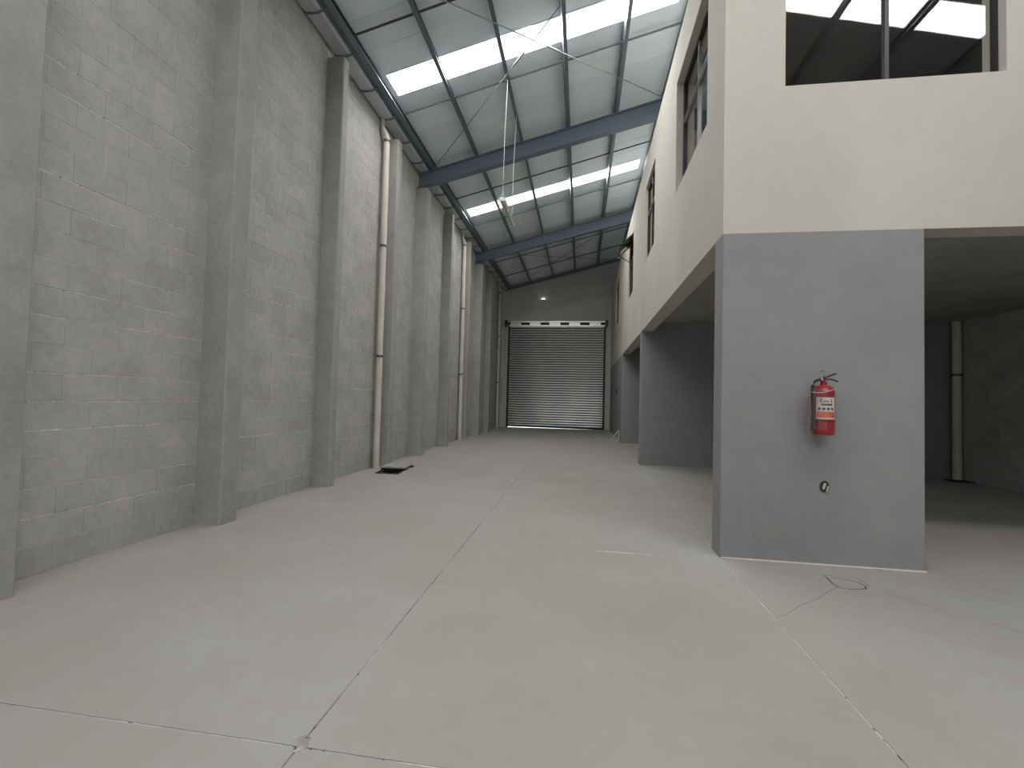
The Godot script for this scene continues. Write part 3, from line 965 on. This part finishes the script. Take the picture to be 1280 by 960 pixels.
func build_downpipes() -> void:
	downpipe(Vector3(-3.6, 0, -7.9), 6.22, "tall white downpipe beside the floor drain, nearest on the block wall", true)
	downpipe(Vector3(-3.62, 0, -13.72), 6.24, "white downpipe halfway along the block wall, second from the camera", true)
	downpipe(Vector3(-3.62, 0, -20.05), 6.24, "thin-looking white downpipe in the far corner by the roller shutter", true)
	var p := thing("downpipe", "dim downpipe on the dark wall under the office", "pipe", Vector3(6.93, 0, -9.79), "white rainwater downpipes")
	var st := start()
	tube(st, [Vector3.ZERO, Vector3(0, 2.95, 0)], 0.07, 18)
	put("pipe", st, M.pvc, p)
	var c := start()
	lathe(c, Vector3(0, 1.95, 0), [Vector2(0.0705, -0.02), Vector2(0.078, -0.02), Vector2(0.078, 0.02), Vector2(0.0705, 0.02)], 18)
	put("clamp", c, M.band, p)
	var g := thing("drain_grate", "small black drain grate at the foot of the dim downpipe", "drain", Vector3(6.82, 0, -9.59))
	for k in 5:
		var b := start()
		box(b, Vector3(-0.16 + k * 0.07, 0.0, -0.1), Vector3(-0.12 + k * 0.07, 0.014, 0.1))
		put("grate_bar", b, M.black, g)
	for e in [0.1, -0.115]:
		var rim := start()
		box(rim, Vector3(-0.17, 0.0, e), Vector3(0.17, 0.016, e + 0.015))
		put("rim", rim, M.black, g)

# ================================================================ shutter
func build_shutter() -> void:
	var o := thing("roller_shutter", "grey steel roller shutter closing the end of the hall", "shutter", Vector3(0, 0, BACK_Z - 0.02))
	var n := 42
	var y0 := 0.09
	var h := (4.66 - y0) / n
	var prof := PackedVector2Array()
	var k := 6
	for i in k + 1:
		var a := PI * (0.1 + 0.8 * i / k)
		prof.append(Vector2(-0.01 + 0.045 * sin(a), h * (0.02 + 0.62 * i / k)))
	prof.append(Vector2(-0.012, h * 0.64)); prof.append(Vector2(-0.012, h * 0.02))
	var st := start()
	extrude(st, prof, Vector3(-3.3, 0, 0), Vector3(0, 0, 1), Vector3(0, 1, 0), Vector3(4.28, 0, 0))
	var hinge_shade := start()
	box(hinge_shade, Vector3(-3.3, h * 0.6, -0.022), Vector3(0.98, h * 1.06, -0.013))  # hinge strip coloured near-black for the shadow in the groove between slats
	var hinge_shade_mesh := hinge_shade.commit()
	var slat := st.commit()
	for i in n:
		var m := MeshInstance3D.new()
		m.mesh = slat; m.material_override = M.slat; m.name = "slat"
		o.add_child(m, true)
		m.position = Vector3(0, y0 + h * i, 0)
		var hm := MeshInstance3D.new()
		hm.mesh = hinge_shade_mesh; hm.material_override = M.frame; hm.name = "hinge_shade_strip"
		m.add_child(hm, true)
	var bot := start()
	hexa(bot, [Vector3(-3.3, 0.026, -0.02), Vector3(0.98, 0.001, -0.02), Vector3(0.98, 0.001, 0.03), Vector3(-3.3, 0.026, 0.03), Vector3(-3.3, 0.1, -0.02), Vector3(0.98, 0.1, -0.02), Vector3(0.98, 0.1, 0.03), Vector3(-3.3, 0.1, 0.03)])
	put("bottom_bar", bot, M.frame, o)
	for e in [[-3.37, -3.3], [0.96, 1.04]]:
		var g := start()
		box(g, Vector3(e[0], 0, -0.03), Vector3(e[1], 4.74, 0.07))
		put("guide_rail", g, M.black, o)
	for e in [[-3.5, -3.38, "jamb"], [1.05, 1.27, "jamb"]]:
		var g := start()
		box(g, Vector3(e[0], 0, 0.0), Vector3(e[1], 4.72, 0.1))
		var j := put(e[2], g, M.jamb, o)
		j.set_meta("label", "grey steel post beside the shutter")
	# head rail: pale angle over a row of dark slots
	var hd := start()
	box(hd, Vector3(-3.42, 4.80, 0.0), Vector3(1.08, 4.845, 0.16))
	put("head_rail", hd, M.slat, o)
	var bk := start()
	box(bk, Vector3(-3.4, 4.66, 0.02), Vector3(1.06, 4.80, 0.05))
	put("head_box", bk, M.black, o)
	for i in 5:
		var p := start()
		var x: float = [-3.28, -2.38, -1.49, -0.6, 0.32][i]
		var w: float = 0.49 if i > 0 else 0.5
		box(p, Vector3(x, 4.68, 0.05), Vector3(x + w, 4.795, 0.1))
		put("head_plate", p, M.slat, o)
	var lo := start()
	box(lo, Vector3(-3.34, 4.62, 0.02), Vector3(1.0, 4.675, 0.1))
	put("guide_bar", lo, M.slat, o)
	for x in [-3.46, 1.06]:
		var e := start()
		prismy(e, [Vector2(-0.06, 4.88), Vector2(0.06, 4.88), Vector2(0.05, 4.62), Vector2(0.0, 4.56), Vector2(-0.05, 4.62)], x, 0.0, 0.2)
		put("end_plate", e, M.frame, o)
	var box_ := thing("shutter_control", "small pale control box on the wall left of the shutter", "control box", Vector3(-3.62, 2.3, BACK_Z))
	var cb := start()
	box(cb, Vector3(-0.045, 0, 0.0), Vector3(0.045, 0.16, 0.07))
	put("case", cb, M.plastic_white, box_)
	var cc := start()
	tube(cc, [Vector3(0, 0.0, 0.03), Vector3(0.0, -0.8, 0.03), Vector3(0.0, -1.2, 0.03)], 0.008, 6)
	put("lead", cc, M.frame, box_)

func prismy(st: SurfaceTool, outline: Array, x: float, z0: float, z1: float) -> void:   # outline in x, y pushed along z
	extrude(st, PackedVector2Array(outline), Vector3(x, 0, z0), Vector3.RIGHT, Vector3.UP, Vector3(0, 0, z1 - z0))

# ================================================================ hanging lamp
func build_lamp() -> void:
	var o := thing("hanging_lamp", "slim white batten lamp hung on two thin wires under the roof", "lamp", Vector3(-1.41, 4.71, -7.77))
	var h := start()
	extrude(h, PackedVector2Array([Vector2(-0.055, 0.02), Vector2(-0.03, 0.055), Vector2(0.03, 0.055), Vector2(0.055, 0.02), Vector2(0.05, 0.015), Vector2(-0.05, 0.015)]), Vector3.ZERO, Vector3.RIGHT, Vector3.UP, Vector3(0, 0, -1.15))
	var hs := put("housing", h, M.lamp_white, o)
	for s in [-0.03, 0.03]:
		var t := start()
		tube(t, [Vector3(s, -0.006, -0.04), Vector3(s, -0.006, -1.11)], 0.014, 10)
		put("tube", t, M.lamp_white, hs)
	for z in [-0.0, -1.15]:
		var e := start()
		box(e, Vector3(-0.05, -0.024, z - 0.02), Vector3(0.05, 0.018, z + 0.02))
		put("end_cap", e, M.lamp_white, hs)
	var hook := start()
	tube(hook, [Vector3(-0.03, 0.05, -0.04), Vector3(-0.02, 0.10, -0.04), Vector3(0.0, 0.12, -0.04), Vector3(0.02, 0.1, -0.04), Vector3(0.03, 0.05, -0.04)], 0.006, 6)
	put("hook", hook, M.lamp_white, o)
	var top := roof_y(-1.37) - 4.71 - 0.012
	for w in [[-0.04, 0.04, -0.02], [-1.1, 0.04, -1.1]]:
		var st := start()
		tube(st, [Vector3(0, 0.12 if w[0] > -0.5 else 0.055, w[0]), Vector3(0.01, top * 0.55, (w[0] + w[2]) * 0.5), Vector3(w[1], top, w[2])], 0.0045, 6)
		put("suspension_wire", st, M.plastic_white, o)
	var wl := thing("wall_lamp", "small round bright lamp high on the end wall", "lamp", Vector3(-1.8, 5.86, BACK_Z))
	var b := start()
	lathe(b, Vector3(0, 0, 0.05), [Vector2(0.0, 0.055), Vector2(0.05, 0.045), Vector2(0.085, 0.015), Vector2(0.09, -0.02), Vector2(0.0, -0.02)], 16)
	put("globe", b, M.bulb, wl)
	var base := start()
	box(base, Vector3(-0.1, -0.035, 0.0), Vector3(0.1, -0.02, 0.12))
	put("base", base, M.frame, wl)
	var l := OmniLight3D.new()
	l.name = "wall_lamp_light"
	l.position = Vector3(0, 0.01, 0.2); l.light_energy = 0.002; l.omni_range = 30.0; l.shadow_enabled = true; l.light_size = 0.05
	wl.add_child(l)

# ================================================================ small things
func build_small_things() -> void:
	extinguisher()
	# knocked-out outlet in the pier with two conduit stubs
	var o := thing("outlet_hole", "small unfinished outlet hole with white conduit ends below the extinguisher", "outlet", Vector3(2.0, 0.64, FRONT_Z))
	var st := start()
	var pts := []
	for k in 15:
		var a := TAU * k / 14.0
		pts.append(Vector3(cos(a) * 0.032, sin(a) * 0.042, 0.002))
	tube(st, pts, 0.006, 6, false)
	put("broken_rim", st, M.soil, o)
	var back := start()
	var ring := []
	for k in 14:
		var a := TAU * k / 14.0
		ring.append(Vector3(cos(a) * 0.03, sin(a) * 0.04, 0.0015))
	face(back, ring, Vector3(0, 0, -1))  # flat dark disc on the wall, standing for the shade inside the hole
	put("cavity_shade", back, M.soil, o)
	for e in [[-0.006, 0.016, 0.02], [0.018, -0.006, 0.012]]:
		var c := start()
		tube(c, [Vector3(e[0] - 0.004, e[1] - 0.035, 0.008), Vector3(e[0], e[1], 0.018), Vector3(e[0] + 0.004, e[1] + 0.012, 0.02)], 0.0105 if e[0] < 0 else 0.006, 8)
		put("conduit_end", c, M.plastic_white, o)
	# sump with its lid pushed back
	var s := thing("drain_sump", "open floor drain sump with its concrete lid pushed back", "drain", Vector3(-3.2, 0, -7.8))
	var pit := start()
	box(pit, Vector3(-0.32, -0.31, -0.46), Vector3(0.3, -0.28, 0.5))
	put("pit_bottom", pit, M.soil, s)
	var rim := start()
	for e in [[Vector3(-0.16, 0.0, 0.44), Vector3(0.22, 0.0, 0.42)], [Vector3(0.22, 0.0, 0.42), Vector3(0.14, 0.0, -0.4)], [Vector3(-0.16, 0.0, 0.44), Vector3(-0.26, 0.0, -0.38)]]:
		tube(rim, [e[0], e[1]], 0.012, 4)
	put("steel_rim", rim, M.frame, s)
	for k in 2:
		var bt := start()
		var z := -0.02 - k * 0.36
		box(bt, Vector3(-0.26, 0.004, z - 0.03), Vector3(0.2, 0.029, z + 0.03))
		put("batten", bt, M.frame, s)
	var lid := start()
	hexa(lid, [Vector3(-0.24, 0.03, 0.03), Vector3(0.19, 0.03, 0.01), Vector3(0.15, 0.03, -0.44), Vector3(-0.27, 0.03, -0.42), Vector3(-0.235, 0.056, 0.025), Vector3(0.185, 0.056, 0.005), Vector3(0.145, 0.056, -0.435), Vector3(-0.265, 0.056, -0.415)])
	put("lid", lid, M.lid, s)
	# triangular frame leaning on the grey wall
	var t := thing("triangular_bracket", "small triangular frame standing against the grey wall by the shutter", "bracket", Vector3(1.24, 0, -15.36))
	var a := Vector3(-0.29, 0.02, 0); var b := Vector3(-0.01, 0.02, 0); var c := Vector3(-0.01, 0.36, 0)
	for e in [[a, b, "foot"], [b, c, "upright"], [a, c, "slanted_bar"]]:
		var br := start()
		tube(br, [e[0], e[1]], 0.022, 6)
		put(e[2], br, M.jamb, t)
	var pn := start()
	extrude(pn, PackedVector2Array([Vector2(-0.2, 0.03), Vector2(-0.02, 0.03), Vector2(-0.02, 0.25)]), Vector3(0, 0, -0.01), Vector3.RIGHT, Vector3.UP, Vector3(0, 0, 0.012))
	put("panel", pn, M.grey_paint, t)
	# black outlet on the far grey wall
	var k := thing("wall_socket", "tiny black socket on the far grey wall", "socket", Vector3(ox(-16.9) - 0.001, 1.63, -16.9))
	var sk := start()
	box(sk, Vector3(-0.03, -0.08, -0.09), Vector3(0.0, 0.08, 0.09))
	put("plate", sk, M.frame, k)

func label_texture() -> ImageTexture:
	var im := Image.create(128, 160, false, Image.FORMAT_RGB8)
	im.fill(Color(0.80, 0.77, 0.76))
	var ink := Color(0.10, 0.09, 0.16)
	# heading in thick strokes, the dark bar under it, four round pictograms, an orange text field
	im.fill_rect(Rect2i(26, 12, 6, 26), Color(0.35, 0.1, 0.15)); im.fill_rect(Rect2i(26, 12, 16, 5), Color(0.35, 0.1, 0.15)); im.fill_rect(Rect2i(26, 22, 12, 4), Color(0.35, 0.1, 0.15)); im.fill_rect(Rect2i(26, 34, 16, 4), Color(0.35, 0.1, 0.15))
	for x in [46, 53, 60, 68, 75]: im.fill_rect(Rect2i(x, 24, 4, 12), ink)
	im.fill_rect(Rect2i(46, 24, 26, 3), ink); im.fill_rect(Rect2i(90, 16, 12, 4), ink); im.fill_rect(Rect2i(94, 16, 5, 20), ink); im.fill_rect(Rect2i(90, 33, 14, 4), ink)
	im.fill_rect(Rect2i(34, 46, 70, 14), ink)
	for i in 9: im.fill_rect(Rect2i(38 + i * 7, 51, 4, 4), Color(0.7, 0.68, 0.7))
	for i in 4:
		for y in 22:
			for x in 22:
				if Vector2(x - 11, y - 11).length() < 10.0 and not (absf(x - 11 - (i - 1.5) * 2) < 2 and y < 12): im.set_pixel(10 + i * 28 + x, 72 + y, ink)
	im.fill_rect(Rect2i(4, 104, 120, 44), Color(0.78, 0.34, 0.24))
	for i in 5: im.fill_rect(Rect2i(12, 109 + i * 7, 100 - (i * 13) % 30, 2), Color(0.86, 0.62, 0.52))
	im.fill_rect(Rect2i(104, 132, 14, 8), Color(0.25, 0.05, 0.05))
	return ImageTexture.create_from_image(im)

func extinguisher() -> void:
	var o := thing("fire_extinguisher", "red fire extinguisher wrapped in clear film on the grey pier", "extinguisher", Vector3(1.945, 1.07, FRONT_Z + 0.1))
	var R := 0.078
	var st := start()
	lathe(st, Vector3.ZERO, [Vector2(0.0, 0.004), Vector2(R - 0.012, 0.0), Vector2(R - 0.003, 0.005), Vector2(R, 0.014), Vector2(R, 0.108), Vector2(R - 0.002, 0.110), Vector2(R - 0.002, 0.113), Vector2(R, 0.115), Vector2(R, 0.352), Vector2(R - 0.006, 0.374), Vector2(R - 0.022, 0.392), Vector2(R - 0.045, 0.402), Vector2(0.026, 0.405), Vector2(0.024, 0.43), Vector2(0.0, 0.43)], 36)
	put("cylinder", st, M.red, o)
	# paper label round the front
	var lb := SurfaceTool.new()
	lb.begin(Mesh.PRIMITIVE_TRIANGLES)
	var n := 20
	var a0 := deg_to_rad(-64.0)
	var a1 := deg_to_rad(40.0)
	for i in n:
		var q := []
		for k in [i, i + 1]:
			var a := lerpf(a0, a1, float(k) / n)
			var d := Vector3(sin(a), 0, cos(a))
			for y in [0.128, 0.302]:
				q.append([d * (R + 0.0012) + Vector3.UP * y, d, Vector2(float(k) / n, 1.0 if y < 0.2 else 0.0)])
		for v in [q[0], q[1], q[2], q[1], q[3], q[2]]:
			lb.set_normal(v[1]); lb.set_uv(v[2]); lb.add_vertex(v[0])
	var lm := StandardMaterial3D.new()
	lm.albedo_texture = label_texture(); lm.roughness = 0.5
	var lo := put("paper_label", lb, lm, o)
	lo.set_meta("label", "white and orange instruction label")
	var bd := start()
	lathe(bd, Vector3(0, 0.112, 0), [Vector2(R - 0.001, -0.003), Vector2(R + 0.0015, -0.003), Vector2(R + 0.0015, 0.003), Vector2(R - 0.001, 0.003)], 30)
	put("dark_band", bd, M.rubber, o)
	var v := start()
	lathe(v, Vector3(-0.006, 0.428, 0), [Vector2(0.0, 0.0), Vector2(0.02, 0.0), Vector2(0.02, 0.022), Vector2(0.014, 0.028), Vector2(0.014, 0.05), Vector2(0.0, 0.052)], 16)
	var valve := put("valve", v, M.red, o)
	var stem := start()
	lathe(stem, Vector3(-0.022, 0.44, 0.012), [Vector2(0.0, 0.0), Vector2(0.014, 0.0), Vector2(0.014, 0.014), Vector2(0.009, 0.018), Vector2(0.009, 0.026), Vector2(0.013, 0.03), Vector2(0.013, 0.044), Vector2(0.006, 0.05), Vector2(0.004, 0.07), Vector2(0.0, 0.071)], 12)
	put("stem", stem, M.chrome, valve)
	var pin := start()
	var pts := []
	for k in 11:
		var a := -0.4 + PI * 1.3 * k / 10.0
		pts.append(Vector3(-0.016 + cos(a) * 0.014, 0.507 + sin(a) * 0.012, 0.014))
	tube(pin, pts, 0.002, 6)
	put("pull_ring", pin, M.frame, valve)
	for e in [[[Vector3(-0.03, 0.448, 0.01), Vector3(0.0, 0.458, 0.012), Vector3(0.035, 0.476, 0.014), Vector3(0.07, 0.492, 0.016), Vector3(0.085, 0.495, 0.016)], "squeeze_lever"], [[Vector3(0.0, 0.446, 0.012), Vector3(0.04, 0.452, 0.014), Vector3(0.07, 0.444, 0.016), Vector3(0.098, 0.432, 0.018)], "carry_handle"]]:
		var h := start()
		tube(h, e[0], 0.0062, 8)
		put(e[1], h, M.rubber, valve)
	var hose := start()
	tube(hose, [Vector3(-0.02, 0.45, 0.01), Vector3(-0.05, 0.444, 0.02), Vector3(-0.08, 0.428, 0.028), Vector3(-0.098, 0.395, 0.034), Vector3(-0.102, 0.35, 0.036), Vector3(-0.098, 0.28, 0.036), Vector3(-0.094, 0.2, 0.034), Vector3(-0.092, 0.13, 0.034)], 0.0105, 10)
	var ho := put("hose", hose, M.rubber, o)
	var noz := start()
	tube(noz, [Vector3(-0.092, 0.135, 0.034), Vector3(-0.092, 0.1, 0.034), Vector3(-0.09, 0.045, 0.034)], [0.011, 0.014, 0.019], 12)
	put("nozzle", noz, M.rubber, ho)
	# thin clear film bunched round the hose side, a white strip painting the shine of its fold
	var f := start()
	var prev := []
	for i in 15:
		var a := deg_to_rad(150.0 + 110.0 * i / 14.0)
		var r := R + 0.012 + 0.026 * absf(sin(i * 2.1)) * (0.4 + 0.6 * sin(PI * i / 14.0))
		var p := Vector3(cos(a) * (r + 0.012), 0, -sin(a) * r)
		if prev.size():
			var b: Vector3 = prev[0]
			face(f, [b + Vector3.UP * 0.04, p + Vector3.UP * 0.045, p * 0.94 + Vector3.UP * 0.37, b * 0.94 + Vector3.UP * 0.37], Vector3(0, 0.2, 0))
		prev = [p]
	put("clear_film", f, M.film, o)
	var fold_shine := start()
	tube(fold_shine, [Vector3(-0.112, 0.345, 0.05), Vector3(-0.085, 0.337, 0.072), Vector3(-0.045, 0.34, 0.082), Vector3(0.0, 0.352, 0.086), Vector3(0.045, 0.366, 0.072)], 0.0026, 5)
	put("fold_shine", fold_shine, M.film_fold if M.has("film_fold") else M.plastic_white, o)
	var clip := start()
	box(clip, Vector3(-0.03, 0.1, -0.098), Vector3(0.03, 0.4, -0.076))
	put("wall_bracket", clip, M.frame, o)
